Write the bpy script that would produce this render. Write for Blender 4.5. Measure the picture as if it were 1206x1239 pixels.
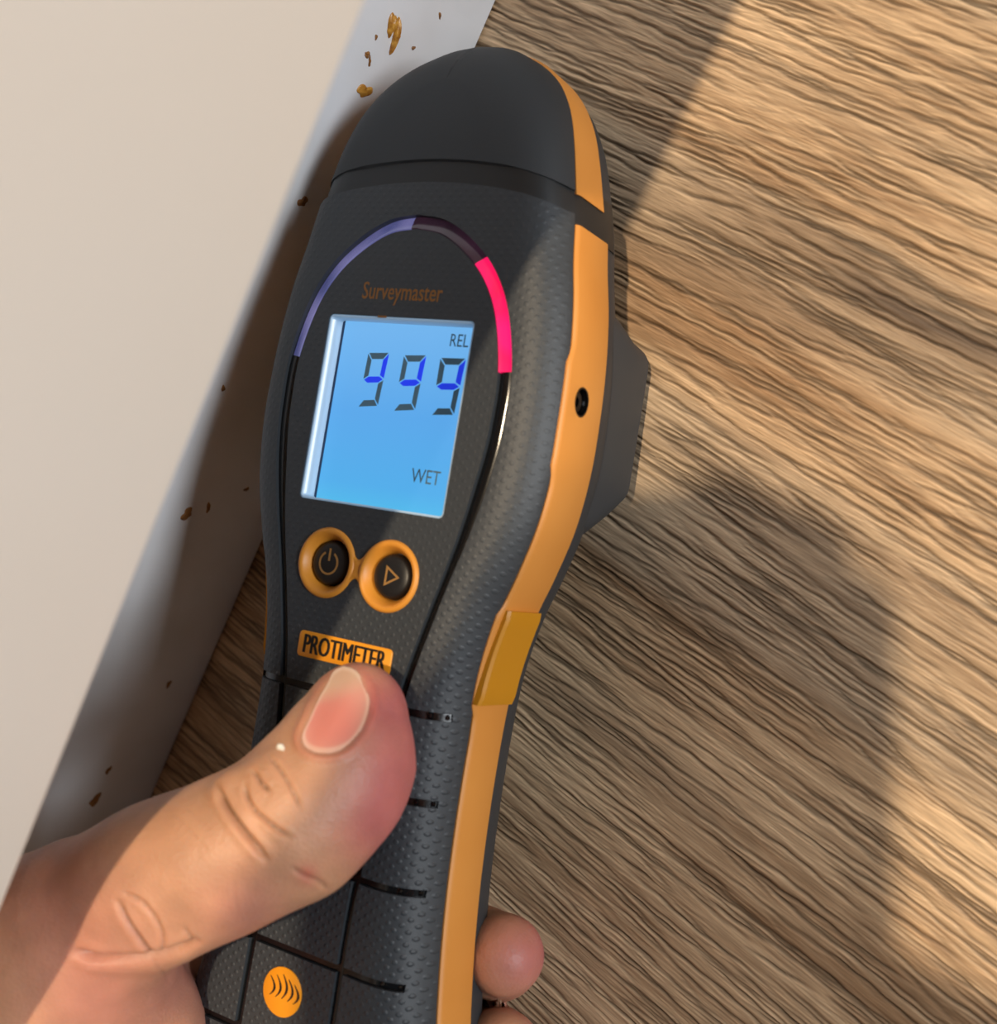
import bpy, bmesh, math, random
import numpy as np
from mathutils import Vector, Matrix
from mathutils.bvhtree import BVHTree

for o in list(bpy.data.objects):
    bpy.data.objects.remove(o)
SC = bpy.context.scene
COL = SC.collection

# ------------------------------------------------------------------ camera
F = 1500.0                       # focal length in pixels of a 1206x1239 frame
H = 0.242                        # lens height above the floor (m)
v1 = np.array([-2373., -1664., F]); v2 = np.array([-2232., 4530., F])
CX = -v1/np.linalg.norm(v1)
CY = -(v2-CX*(v2@CX)); CY /= np.linalg.norm(CY)
CZ = np.cross(CX, CY)
RW = np.array([CX, CY, CZ])      # camera axes (right, down, forward) -> world
CAM = np.array([0., 0., H])

def at(px, py, d):               # point seen at a pixel, d metres deep
    return CAM + RW @ (np.array([(px-603)/F, (py-619.5)/F, 1.])*d)
def at_z(px, py, z):             # point seen at a pixel, on height z
    r = RW @ np.array([(px-603)/F, (py-619.5)/F, 1.])
    return CAM + r*((z-H)/r[2])
def at_x(px, py, x):
    r = RW @ np.array([(px-603)/F, (py-619.5)/F, 1.])
    return CAM + r*(x/r[0])
def pix(P):                      # world points (n,3) -> pixels
    c = (np.asarray(P)-CAM) @ RW
    return np.stack([c[:, 0]/c[:, 2]*F+603, c[:, 1]/c[:, 2]*F+619.5, c[:, 2]], 1)

cam = bpy.data.objects.new('camera', bpy.data.cameras.new('camera'))
COL.objects.link(cam)
m = Matrix.Identity(4)
for i in range(3):
    m[i][0] = RW[i][0]; m[i][1] = -RW[i][1]; m[i][2] = -RW[i][2]; m[i][3] = CAM[i]
cam.matrix_world = m
cam.data.sensor_fit = 'HORIZONTAL'; cam.data.sensor_width = 36
cam.data.lens = 36*F/1206
cam.data.clip_start = 0.005
cam.data.dof.use_dof = True
cam.data.dof.focus_distance = 0.270
cam.data.dof.aperture_fstop = 16.0
SC.camera = cam

# ------------------------------------------------------------------ light
w = bpy.data.worlds.new('room_light'); SC.world = w; w.use_nodes = True
bg = w.node_tree.nodes['Background']
bg.inputs[0].default_value = (0.80, 0.90, 1.0, 1); bg.inputs[1].default_value = 0.08
SUN = Vector((0.2, 0.315, 1.0)).normalized()
sl = bpy.data.lights.new('sunlight', 'SUN'); sl.energy = 2.9; sl.color = (1.0, 0.80, 0.56); sl.angle = math.radians(1.6)
so = bpy.data.objects.new('sunlight', sl); COL.objects.link(so)
so.rotation_euler = SUN.to_track_quat('Z', 'Y').to_euler(); so.location = (0.5, 0.8, 2.4)
wl = bpy.data.lights.new('window_light', 'AREA'); wl.shape = 'RECTANGLE'; wl.size = 0.9; wl.size_y = 0.4
wl.energy = 39; wl.color = (0.90, 0.95, 1.0)
wo = bpy.data.objects.new('window_light', wl); COL.objects.link(wo)
wo.location = (1.7, 1.0, 0.90)
wo.rotation_euler = (Vector((1.7, 1.0, 0.90))-Vector((-0.1, -0.1, 0.1))).to_track_quat('Z', 'Y').to_euler()
SC.view_settings.view_transform = 'Standard'
SC.view_settings.look = 'None'
SC.view_settings.gamma = 1.0
SC.view_settings.use_curve_mapping = False
SC.view_settings.exposure = 0.0

# ------------------------------------------------------------------ helpers
def lin(r, g, b):
    f = lambda c: (c/255/12.92) if c <= 10 else ((c/255+0.055)/1.055)**2.4
    return (f(r), f(g), f(b), 1)

def mat(name, col, rough=0.5, metal=0.0, spec=None, sss=None, emit=None, coat=0.0):
    m = bpy.data.materials.new(name); m.use_nodes = True
    b = m.node_tree.nodes['Principled BSDF']
    b.inputs['Base Color'].default_value = col
    b.inputs['Roughness'].default_value = rough
    b.inputs['Metallic'].default_value = metal
    if spec is not None: b.inputs['Specular IOR Level'].default_value = spec
    if coat: b.inputs['Coat Weight'].default_value = coat; b.inputs['Coat Roughness'].default_value = 0.1
    if sss:
        b.inputs['Subsurface Weight'].default_value = sss[0]
        b.inputs['Subsurface Radius'].default_value = sss[1]
        b.inputs['Subsurface Scale'].default_value = sss[2]
    if emit:
        b.inputs['Emission Color'].default_value = emit[0]
        b.inputs['Emission Strength'].default_value = emit[1]
    return m

def N(m, t, **k):
    n = m.node_tree.nodes.new(t)
    for a, v in k.items(): setattr(n, a, v)
    return n
def L(m, a, b): m.node_tree.links.new(a, b)
def BS(m): return m.node_tree.nodes['Principled BSDF']

def noise_bump(m, scale, strength, dist=0.001, detail=4, colvar=None, stretch=None):
    tc = N(m, 'ShaderNodeTexCoord'); src = tc.outputs['Object']
    if stretch:
        mp = N(m, 'ShaderNodeMapping'); mp.inputs['Scale'].default_value = stretch
        L(m, src, mp.inputs[0]); src = mp.outputs[0]
    nz = N(m, 'ShaderNodeTexNoise'); nz.inputs['Scale'].default_value = scale; nz.inputs['Detail'].default_value = detail
    L(m, src, nz.inputs['Vector'])
    bp = N(m, 'ShaderNodeBump'); bp.inputs['Strength'].default_value = strength; bp.inputs['Distance'].default_value = dist
    L(m, nz.outputs[0], bp.inputs['Height']); L(m, bp.outputs[0], BS(m).inputs['Normal'])
    if colvar:
        cr = N(m, 'ShaderNodeValToRGB')
        cr.color_ramp.elements[0].position = 0.3; cr.color_ramp.elements[0].color = colvar[0]
        cr.color_ramp.elements[1].position = 0.7; cr.color_ramp.elements[1].color = colvar[1]
        n2 = N(m, 'ShaderNodeTexNoise'); n2.inputs['Scale'].default_value = colvar[2]; n2.inputs['Detail'].default_value = 3
        L(m, tc.outputs['Object'], n2.inputs['Vector']); L(m, n2.outputs[0], cr.inputs[0])
        L(m, cr.outputs[0], BS(m).inputs['Base Color'])
    return m

def mesh_obj(name, verts, faces, material, parent=None, smooth=True, angle=35):
    me = bpy.data.meshes.new(name)
    me.from_pydata([tuple(v) for v in verts], [], faces)
    me.update()
    bm = bmesh.new(); bm.from_mesh(me)
    bmesh.ops.remove_doubles(bm, verts=bm.verts, dist=1e-6)
    bmesh.ops.recalc_face_normals(bm, faces=bm.faces)
    bm.to_mesh(me); bm.free()
    return link(name, me, material, parent, smooth, angle)

def link(name, me, material, parent=None, smooth=True, angle=35):
    if smooth:
        me.shade_smooth()
        if angle: me.set_sharp_from_angle(angle=math.radians(angle))
    o = bpy.data.objects.new(name, me); COL.objects.link(o)
    if material: me.materials.clear(); me.materials.append(material)
    if parent: o.parent = parent
    return o

def tag(o, label=None, cat=None, group=None, kind=None):
    for k, v in (('label', label), ('category', cat), ('group', group), ('kind', kind)):
        if v: o[k] = v
    return o

def box(name, lo, hi, material, parent=None, bevel=0.0, seg=2):
    bm = bmesh.new(); bmesh.ops.create_cube(bm, size=1)
    for v in bm.verts:
        v.co = Vector([lo[i]+(v.co[i]+0.5)*(hi[i]-lo[i]) for i in range(3)])
    if bevel: bmesh.ops.bevel(bm, geom=bm.edges[:], offset=bevel, segments=seg, affect='EDGES', profile=0.5)
    me = bpy.data.meshes.new(name); bm.to_mesh(me); bm.free()
    return link(name, me, material, parent)

def catmull(P, step):
    P = np.array(P, float); out = []
    Q = np.vstack([2*P[0]-P[1], P, 2*P[-1]-P[-2]])
    for i in range(1, len(Q)-2):
        n = max(2, int(np.linalg.norm(Q[i+1]-Q[i])/step))
        t = np.linspace(0, 1, n, endpoint=False)[:, None]
        a, b, c, d = Q[i-1], Q[i], Q[i+1], Q[i+2]
        out.append(0.5*(2*b+(c-a)*t+(2*a-5*b+4*c-d)*t*t+(3*b-a-3*c+d)*t**3))
    out.append(P[-1][None]); return np.vstack(out)

# ------------------------------------------------------------------ floor
rng = np.random.default_rng(7)
KX = -0.1917                     # face of the kickboard
def vnoise(x, y, sx, sy, seed):  # smooth value noise with cell sizes sx, sy
    r = np.random.default_rng(seed); T = r.random((257, 257))
    u = x/sx+100.; v = y/sy+100.
    i = np.floor(u).astype(int); j = np.floor(v).astype(int); fu = u-i; fv = v-j
    fu = fu*fu*(3-2*fu); fv = fv*fv*(3-2*fv)
    g = lambda a, b: T[a % 257, b % 257]
    return (g(i, j)*(1-fu)*(1-fv)+g(i+1, j)*fu*(1-fv)+g(i, j+1)*(1-fu)*fv+g(i+1, j+1)*fu*fv)

def build_floor():
    fx = np.arange(-0.205, 0.130, 0.0014); fy = np.arange(-0.34, 0.150, 0.00022)
    X, Y = np.meshgrid(fx, fy)                       # rows = y
    # shared wander of the grain
    wand = 0.0050*(vnoise(X, Y, 0.10, 0.05, 1)-0.5)+0.0009*(vnoise(X, Y, 0.022, 0.007, 2)-0.5)
    G = Y+wand
    Hh = np.zeros_like(X); C = np.zeros_like(X)
    dx = 0.0014; dy = 0.00022
    def stroke(x0, y0, ln, hw, dep, asym):
        i0 = max(0, int((x0-ln/2-fx[0])/dx)); i1 = min(len(fx), int((x0+ln/2-fx[0])/dx)+1)
        if i1-i0 < 3: return
        j0 = max(0, int((y0-0.005-fy[0])/dy)); j1 = min(len(fy), int((y0+0.005-fy[0])/dy)+1)
        if j1-j0 < 3: return
        xs = fx[i0:i1]; t = (xs-x0)/(ln/2)
        env = np.clip(1-np.abs(t)**3, 0, 1)
        wob = 0.00022*np.sin(xs*260+x0*3000)+0.00012*np.sin(xs*900+y0*7000)+asym*t*0.0010
        d = (G[j0:j1, i0:i1]-(y0+wob)[None, :])/hw
        g = np.exp(-d*d)*env[None, :]
        ridge = np.exp(-((d+1.7)/0.8)**2)*env[None, :]
        Hh[j0:j1, i0:i1] = np.minimum(Hh[j0:j1, i0:i1], 0)*1.0
        np.minimum(Hh[j0:j1, i0:i1], -dep*g, out=Hh[j0:j1, i0:i1])
        C[j0:j1, i0:i1] = np.maximum(C[j0:j1, i0:i1], g*min(1, dep/0.00045))
        R[j0:j1, i0:i1] = np.maximum(R[j0:j1, i0:i1], ridge)
    R = np.zeros_like(X)
    for k in range(4300):
        stroke(rng.uniform(-0.21, 0.13), rng.uniform(-0.34, 0.15), rng.uniform(0.012, 0.060),
               rng.uniform(0.00024, 0.00040), rng.uniform(0.0003, 0.0006), rng.uniform(-1, 1))
    for k in range(9300):
        stroke(rng.uniform(-0.21, 0.13), rng.uniform(-0.34, 0.15), rng.uniform(0.004, 0.020),
               rng.uniform(0.00018, 0.00026), rng.uniform(0.00008, 0.0002), rng.uniform(-1, 1))
    Hh += 0.00012*R + 0.00022*(vnoise(X, G, 0.030, 0.0014, 3)-0.5)
    # colour: broad streaks of the print, dark pores, groove edges painted lighter as if lit
    s1 = vnoise(X, G, 0.11, 0.010, 4); s2 = vnoise(X, G, 0.045, 0.0022, 5); s3 = vnoise(X, G, 0.006, 0.0007, 6)
    s4 = vnoise(X, Y, 0.05, 0.022, 8)
    tone = 0.34*s1+0.30*s2+0.16*s3+0.20*s4
    light = np.array(lin(206, 176, 140)[:3]); dark = np.array(lin(150, 119, 88)[:3]); grey = np.array(lin(158, 140, 118)[:3])
    t = np.clip((tone-0.28)/0.42, 0, 1)[..., None]
    rgb = dark*(1-t)+light*t
    gm = np.clip((vnoise(X, G, 0.09, 0.014, 9)-0.5)*2.2, 0, 0.6)[..., None]
    rgb = rgb*(1-gm)+grey*(0.7+0.5*t)*gm
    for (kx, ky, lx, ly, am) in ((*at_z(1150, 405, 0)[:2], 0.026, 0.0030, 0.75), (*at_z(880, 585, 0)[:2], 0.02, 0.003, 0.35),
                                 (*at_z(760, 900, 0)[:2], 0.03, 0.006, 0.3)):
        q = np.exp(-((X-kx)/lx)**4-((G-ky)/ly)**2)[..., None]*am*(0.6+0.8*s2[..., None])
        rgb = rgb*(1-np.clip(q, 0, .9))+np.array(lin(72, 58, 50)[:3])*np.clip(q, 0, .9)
    rgb *= (1-0.72*np.clip(C, 0, 1))[..., None]
    rgb *= (1+0.22*np.clip(R-C, 0, 1))[..., None]
    # one sheet: fine in the middle, coarse outwards
    ox = np.concatenate([[-0.40, -0.30], fx, [0.18, 0.3, 0.6, 1.2, 2.4]])
    oy = np.concatenate([[-2.0, -1.0, -0.6, -0.42], fy, [0.20, 0.30, 0.5, 1.0, 2.0]])
    nx, ny = len(ox), len(oy)
    Z = np.zeros((ny, nx)); Z[4:4+len(fy), 2:2+len(fx)] = Hh
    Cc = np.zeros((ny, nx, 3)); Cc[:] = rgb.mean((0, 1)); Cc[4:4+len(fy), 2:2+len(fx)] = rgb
    XX, YY = np.meshgrid(ox, oy)
    V = np.stack([XX, YY, Z], -1).reshape(-1, 3)
    idx = np.arange(nx*ny).reshape(ny, nx)
    Q = np.stack([idx[:-1, :-1], idx[:-1, 1:], idx[1:, 1:], idx[1:, :-1]], -1).reshape(-1, 4)
    me = fast_mesh('floor', V, Q)
    a = me.color_attributes.new('grain', 'FLOAT_COLOR', 'POINT')
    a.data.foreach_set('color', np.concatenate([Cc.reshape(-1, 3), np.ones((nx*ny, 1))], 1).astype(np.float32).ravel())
    m = mat('oak_vinyl', (1, 1, 1, 1), 0.5, spec=0.35)
    at_ = N(m, 'ShaderNodeAttribute'); at_.attribute_name = 'grain'
    tc = N(m, 'ShaderNodeTexCoord'); mp = N(m, 'ShaderNodeMapping'); mp.inputs['Scale'].default_value = (140, 1900, 900)
    nz = N(m, 'ShaderNodeTexNoise'); nz.inputs['Scale'].default_value = 1.0; nz.inputs['Detail'].default_value = 3
    L(m, tc.outputs['Object'], mp.inputs[0]); L(m, mp.outputs[0], nz.inputs['Vector'])
    mr = N(m, 'ShaderNodeMapRange'); mr.inputs['From Min'].default_value = 0.3; mr.inputs['From Max'].default_value = 0.7
    mr.inputs['To Min'].default_value = 0.78; mr.inputs['To Max'].default_value = 1.2
    L(m, nz.outputs[0], mr.inputs[0])
    mx = N(m, 'ShaderNodeVectorMath', operation='SCALE'); L(m, at_.outputs['Color'], mx.inputs[0]); L(m, mr.outputs[0], mx.inputs['Scale'])
    L(m, mx.outputs[0], BS(m).inputs['Base Color'])
    bp = N(m, 'ShaderNodeBump'); bp.inputs['Strength'].default_value = 0.5; bp.inputs['Distance'].default_value = 0.0003
    L(m, nz.outputs[0], bp.inputs['Height']); L(m, bp.outputs[0], BS(m).inputs['Normal'])
    o = link('floor', me, m, angle=None)
    tag(o, 'wood look vinyl floor with deep brown grain running away from the cabinet', kind='structure')

def fast_mesh(name, V, Q):
    me = bpy.data.meshes.new(name); n = len(V); k = len(Q)
    me.vertices.add(n); me.vertices.foreach_set('co', np.asarray(V, np.float32).ravel())
    me.loops.add(k*4); me.loops.foreach_set('vertex_index', np.asarray(Q, np.int32).ravel())
    me.polygons.add(k); me.polygons.foreach_set('loop_start', np.arange(0, 4*k, 4, dtype=np.int32))
    me.polygons.foreach_set('loop_total', np.full(k, 4, np.int32))
    me.update(calc_edges=True); me.validate(); return me
build_floor()

# ------------------------------------------------------------------ cabinet and kickboard
CABX, CABZ = -0.1086, 0.127
m_cream = noise_bump(mat('cream_laminate', lin(232, 226, 214), 0.42, spec=0.4), 900, 0.04, 0.0002,
                     colvar=(lin(230, 222, 208), lin(236, 231, 222), 6))
m_white = noise_bump(mat('white_kickboard_paint', lin(222, 224, 228), 0.38), 500, 0.08, 0.0003,
                     colvar=(lin(206, 206, 206), lin(226, 228, 232), 28))
cab = bpy.data.objects.new('cabinet', None); COL.objects.link(cab); cab.location = (-0.3, 0, CABZ)
tag(cab, 'cream cabinet overhanging the white kickboard, blurred in the left foreground', 'cabinet')
def cbox(name, lo, hi, m, bev=0.0):
    lo = (lo[0]+0.3, lo[1], lo[2]-CABZ); hi = (hi[0]+0.3, hi[1], hi[2]-CABZ)
    return box(name, lo, hi, m, cab, bev)
cbox('door', (CABX-0.018, -0.45, CABZ), (CABX, 0.75, 0.86), m_cream, 0.0012)
cbox('carcass', (-0.70, -0.9, CABZ+0.003), (CABX-0.0195, 0.9, 0.87), m_cream, 0.0008)
kb = box('kickboard', (KX-0.016, -0.9, 0.0005), (KX, 0.9, CABZ+0.0025), m_white, None, 0.0008)
tag(kb, 'white kickboard with rusty yellow stains standing on the floor under the cabinet', 'kickboard')
m_res = noise_bump(mat('dried_adhesive', lin(190, 130, 40), 0.35), 1500, 0.3, 0.0004,
                   colvar=(lin(150, 90, 20), lin(212, 160, 70), 700))
m_rust = noise_bump(mat('rusty_spot', lin(120, 78, 30), 0.6), 1500, 0.3, 0.0004, colvar=(lin(92, 60, 30), lin(150, 100, 45), 900))
def blob(name, px, py, ry, rz, m, seed, thick=0.0006, tilt=0.0):
    r = random.Random(seed); c = at_x(px, py, KX)
    bm = bmesh.new(); bmesh.ops.create_icosphere(bm, subdivisions=3, radius=1)
    ph = [r.uniform(0, 6.28) for _ in range(4)]
    for v in bm.verts:
        a = math.atan2(v.co.z, v.co.y); k = 1+0.22*math.sin(2*a+ph[0])+0.14*math.sin(3*a+ph[1])+0.09*math.sin(5*a+ph[2])
        y, z = v.co.y*ry*k, v.co.z*rz*k
        v.co = Vector((v.co.x*thick*(1+0.3*math.sin(4*a+ph[3])), y*math.cos(tilt)-z*math.sin(tilt), y*math.sin(tilt)+z*math.cos(tilt)))
        v.co += Vector(c)
    me = bpy.data.meshes.new(name); bm.to_mesh(me); bm.free()
    return link(name, me, m, kb)
for i, (px, py, ry, rz, mm_, th, ti) in enumerate([
        (474, 30, .0028, .0012, m_res, .0007, 0.1), (478, 42, .0032, .0009, m_res, .0012, 0.15),
        (441, 110, .0014, .0022, m_res, .0005, 0.4), (444, 66, .0006, .0009, m_rust, .0003, 0), (447, 74, .0011, .0004, m_rust, .0003, 0.5),
        (500, 58, .0005, .0005, m_rust, .0003, 0), (532, 19, .0010, .0003, m_rust, .0002, 0.6), (226, 622, .0016, .0016, m_rust, .0004, 0),
        (252, 614, .0013, .0007, m_rust, .0003, 0.3), (366, 244, .0011, .0014, m_rust, .0004, 0), (298, 592, .0006, .0008, m_rust, .0003, 0),
        (115, 968, .0020, .0016, m_rust, .0004, 0.2), (131, 932, .0012, .0008, m_rust, .0003, 0), (204, 828, .0010, .0009, m_rust, .0002, 0),
        (455, 45, .0005, .0005, m_rust, .0002, 0), (270, 470, .0008, .0006, m_rust, .0002, 0)]):
    blob('residue_spot', px, py, ry, rz, mm_, i, th, ti)

# ------------------------------------------------------------------ moisture meter
bvec = np.array([.85, .124, -.513]); bvec /= np.linalg.norm(bvec)
avec = np.array([.16, -.987, .03]); avec -= bvec*(avec@bvec); avec /= np.linalg.norm(avec)
BWv, AWv = RW@bvec, RW@avec; NWv = np.cross(BWv, AWv)
P0 = CAM + RW@np.array([(480-603)/F, (500-619.5)/F, 1.])*.241 - BWv*0.0027
def dev(px, py, z=0.0):          # pixel -> meter-local mm on local height z
    r = RW@np.array([(px-603)/F, (py-619.5)/F, 1.]); t = (z/1000-NWv@(CAM-P0))/(NWv@r); q = CAM+r*t-P0
    return (q@BWv*1000, q@AWv*1000)
root = bpy.data.objects.new('moisture_meter', None); COL.objects.link(root)
M = Matrix.Identity(4)
for i in range(3):
    M[i][0] = BWv[i]; M[i][1] = AWv[i]; M[i][2] = NWv[i]; M[i][3] = P0[i]
root.matrix_world = M
root.empty_display_size = 0.02
tag(root, 'charcoal and orange handheld moisture meter reading 999, head against the kickboard', 'moisture meter')

def dots(m, scale, strength, rough_noise=True):
    tc = N(m, 'ShaderNodeTexCoord'); mp = N(m, 'ShaderNodeMapping'); mp.inputs['Rotation'].default_value = (0, 0, math.radians(45))
    L(m, tc.outputs['Object'], mp.inputs[0])
    # flatten the height so the dots are a plane lattice
    sx = N(m, 'ShaderNodeSeparateXYZ'); cx = N(m, 'ShaderNodeCombineXYZ'); L(m, mp.outputs[0], sx.inputs[0])
    L(m, sx.outputs[0], cx.inputs[0]); L(m, sx.outputs[1], cx.inputs[1])
    vo = N(m, 'ShaderNodeTexVoronoi'); vo.inputs['Scale'].default_value = scale; vo.inputs['Randomness'].default_value = 0.0
    L(m, cx.outputs[0], vo.inputs['Vector'])
    mr = N(m, 'ShaderNodeMapRange'); mr.interpolation_type = 'SMOOTHSTEP'
    mr.inputs['From Min'].default_value = 0.12; mr.inputs['From Max'].default_value = 0.34
    mr.inputs['To Min'].default_value = 1.0; mr.inputs['To Max'].default_value = 0.0
    L(m, vo.outputs['Distance'], mr.inputs[0])
    bp = N(m, 'ShaderNodeBump'); bp.inputs['Strength'].default_value = strength; bp.inputs['Distance'].default_value = 0.0003
    yr = N(m, 'ShaderNodeMapRange'); yr.inputs['From Min'].default_value = -.075; yr.inputs['From Max'].default_value = -.02
    yr.inputs['To Min'].default_value = 1.0; yr.inputs['To Max'].default_value = 0.3
    s2 = N(m, 'ShaderNodeSeparateXYZ'); L(m, tc.outputs['Object'], s2.inputs[0]); L(m, s2.outputs[1], yr.inputs[0])
    ml = N(m, 'ShaderNodeMath', operation='MULTIPLY'); L(m, mr.outputs[0], ml.inputs[0]); L(m, yr.outputs[0], ml.inputs[1])
    L(m, ml.outputs[0], bp.inputs['Height'])
    nz = N(m, 'ShaderNodeTexNoise'); nz.inputs['Scale'].default_value = 3500; nz.inputs['Detail'].default_value = 2
    L(m, tc.outputs['Object'], nz.inputs['Vector'])
    b2 = N(m, 'ShaderNodeBump'); b2.inputs['Strength'].default_value = 0.12; b2.inputs['Distance'].default_value = 0.0002
    L(m, nz.outputs[0], b2.inputs['Height']); L(m, bp.outputs[0], b2.inputs['Normal']); L(m, b2.outputs[0], BS(m).inputs['Normal'])
    return m
m_body = dots(mat('charcoal_dimpled_plastic', lin(50, 54, 58), 0.5, spec=0.45), 620, 0.45)
m_cap = noise_bump(mat('charcoal_matte_plastic', lin(48, 51, 54), 0.6, spec=0.35), 2500, 0.12, 0.0002)
m_back = noise_bump(mat('dark_grey_plastic', lin(54, 56, 58), 0.5, spec=0.4), 2500, 0.1, 0.0002)
m_orange = noise_bump(mat('orange_rubber', lin(212, 140, 62), 0.45, spec=0.4), 1200, 0.05, 0.0002, colvar=(lin(208, 136, 58), lin(218, 148, 70), 30))
m_clip = noise_bump(mat('amber_plastic', lin(196, 132, 22), 0.4, spec=0.4), 1500, 0.05, 0.0002)
m_black = mat('glossy_black_plastic', lin(9, 9, 10), 0.16, spec=0.5)
m_btn = noise_bump(mat('black_button_rubber', lin(20, 20, 22), 0.4), 3000, 0.1, 0.0002)
m_gold = mat('tan_print', lin(150, 110, 58), 0.5)
m_dim = mat('brown_print', lin(128, 84, 34), 0.55)

OUT = [(29, -158), (30.4, -150), (30.6, -140), (30, -125), (28, -111), (26.5, -98), (25.6, -85), (25.2, -70), (25.4, -55), (26.3, -45), (28.5, -35), (31.2, -27),
       (34, -17), (35.4, -6), (35.5, 5), (35, 15), (33.8, 25), (32, 34), (30.6, 42), (29, 48.5), (26.8, 56), (23.8, 63.2), (19, 70), (13, 75.2), (6.5, 78.2), (0, 79.2)]
rows = catmull(OUT, 1.6)
rows = rows[rows[:, 0] > -1e-6]
tan = np.gradient(rows, axis=0); tan[-1] = (-1, 0); tan /= np.linalg.norm(tan, axis=1)[:, None]
nrm = np.stack([tan[:, 1], -tan[:, 0]], 1)
def edge_z(y): return float(np.interp(y, [-150, -60, -35, 0, 30, 48, 76], [-9, -9, -7, -6, -6.5, -8, -11]))
def drop(y): return -4.5*max(0, (y-50)/26.)**2
def side_x(y): return float(np.interp(y, [r[1] for r in rows], [r[0] for r in rows]))
def bow(x, y):
    k = np.interp(y, [0, 36, 50, 74], [0, 1, 1, 0]); return 4.0*k*max(0, 1-(x/30.)**2)

def loft(name, y0, y1, prof, material, closed_center=True, parent=root, nin=6, off=0.0, usebow=True, post=None):
    """prof(y) -> list of (inset, z) from the top centre side round the edge to the underside centre side (right half)"""
    sel = [i for i in range(len(rows)) if y0 <= rows[i, 1] <= y1]
    V = []; rings = []
    extra = []
    for i in sel: extra.append((rows[i], nrm[i]))
    # exact ends
    def interp(yq):
        j = int(np.searchsorted(rows[:, 1], yq)); j = min(max(j, 1), len(rows)-1)
        t = (yq-rows[j-1, 1])/max(1e-9, rows[j, 1]-rows[j-1, 1])
        return rows[j-1]*(1-t)+rows[j]*t, nrm[j-1]*(1-t)+nrm[j]*t
    if extra[0][0][1] > y0+0.2: extra.insert(0, interp(y0))
    if y1 < 79 and extra[-1][0][1] < y1-0.2: extra.append(interp(y1))
    for p, n in extra:
        pr = prof(p[1]); R_ = []
        for d, z in pr:
            s_b = np.clip((p[1]-50)/14, 0, 1); n_ = n*s_b+np.array([1., 0])*(1-s_b); n_ /= np.linalg.norm(n_); q = p-n_*(d-off); R_.append((max(q[0], 0.0), q[1], z))
        top = R_[0]; bot = R_[-1]; ring = []
        for k in range(nin): ring.append((top[0]*k/nin, top[1], top[2]))
        ring += R_
        for k in range(nin-1, -1, -1): ring.append((bot[0]*k/nin, bot[1], bot[2]))
        left = [(-x, y, z) for x, y, z in ring[::-1]][1:-1]
        full = ring+left
        out = []
        for x, y, z in full:
            yy = y+(bow(x, y) if usebow else 0)
            zz = z+drop(y)
            if post: x, yy, zz = post(x, yy, zz)
            out.append((x*.001, yy*.001, zz*.001))
        rings.append(len(V)); V += out; cnt = len(full)
    Fc = []
    for a, b in zip(rings[:-1], rings[1:]):
        for k in range(cnt):
            k2 = (k+1) % cnt; Fc.append((a+k, a+k2, b+k2, b+k))
    for r0 in (rings[0], rings[-1]):
        c = len(V); q = np.array(V[r0:r0+cnt]); mid = q.mean(0); mid[2] = (q[:, 2].max()+q[:, 2].min())/2; V.append(tuple(mid))
        for k in range(cnt): Fc.append((r0+k, r0+(k+1) % cnt, c))
    return mesh_obj(name, V, Fc, material, parent, angle=40)

def top_prof(y):
    e = edge_z(y)
    return [(11, 0), (8.5, .02*e), (6.5, .09*e), (4.6, .20*e), (2.9, .38*e), (1.5, .60*e), (.6, .80*e), (.1, .93*e), (0, e), (.8, e-.4), (3.0, e-1.5), (6, e-2.5)]
def cap_prof(y):
    e = edge_z(y); return [(13, 0), (9.5, -0.4), (6.8, -1.2), (4.6, -2.3), (2.9, -3.6), (1.5, -5.2), (.5, -7.0), (.0, e-.2), (.8, e-.6), (3.0, e-1.5), (6, e-2.5)]
def strip_top(y):
    e = edge_z(y)-.35
    e += 1.1*np.interp(y, [-8.5, -7, 14, 16], [0, 1, 1, 0])+1.0*np.interp(y, [-54.5, -53, -34.5, -33], [0, 1, 1, 0]); return float(e)
def strip_prof(y):
    e = strip_top(y); return [(6, e-1), (1.2, e-.2), (-.1, e), (-.5, e-.35), (-.75, e-1.0), (-.75, -20.2), (-.55, -20.8), (0, -21.1), (1.5, -21.3), (5, -21.5)]
def back_prof(y):
    return [(6, -20.2), (1.0, -20.6), (.15, -21.0), (.1, -22.0), (.5, -25), (1.6, -28.5), (3.6, -32), (7, -34.3), (10, -35)]
def neck_prof(y):
    e = edge_z(y); return [(11, -.7), (8.5, -.95), (6.5, -1.7), (4.6, -2.6), (2.9, -4.1), (1.5, -6.2), (.6, -8), (-.25, -9.6), (-.3, -20), (.1, -25), (3, -31), (6, -34)]

body = loft('body_shell', -158, 42.2, top_prof, m_body)
cap = loft('head_cap', 46.6, 79.2, cap_prof, m_cap)
neck = loft('seam_band', 39.5, 49, neck_prof, mat('black_seam_band', lin(27, 29, 31), 0.45))
def tuck(x, y, z):               # the left flank sits a little deeper than the right one
    return (x+0.85*min(1, -x/8.), y, z-1.0*(y < 42)) if x < 0 else (x, y, z)
def sstrip(name, y0, y1, p=strip_prof): return loft(name, y0, y1, p, m_orange, nin=1, usebow=False, post=tuck)
strip = sstrip('side_strip', -158, 40.0)
capstrip = sstrip('cap_strip', 46.1, 79.2, lambda y: [(6, edge_z(y)-1.3), (1.0, edge_z(y)-.8), (-.1, edge_z(y)-.55), (-.55, edge_z(y)-1.3), (-.55, -19.6), (0, -20.1), (1.5, -20.3), (5, -20.5)])
tag(strip, 'orange side strip'); tag(capstrip, 'orange strip round the head')
back = loft('back_shell', -158, 79.2, back_prof, m_back, usebow=False)

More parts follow.
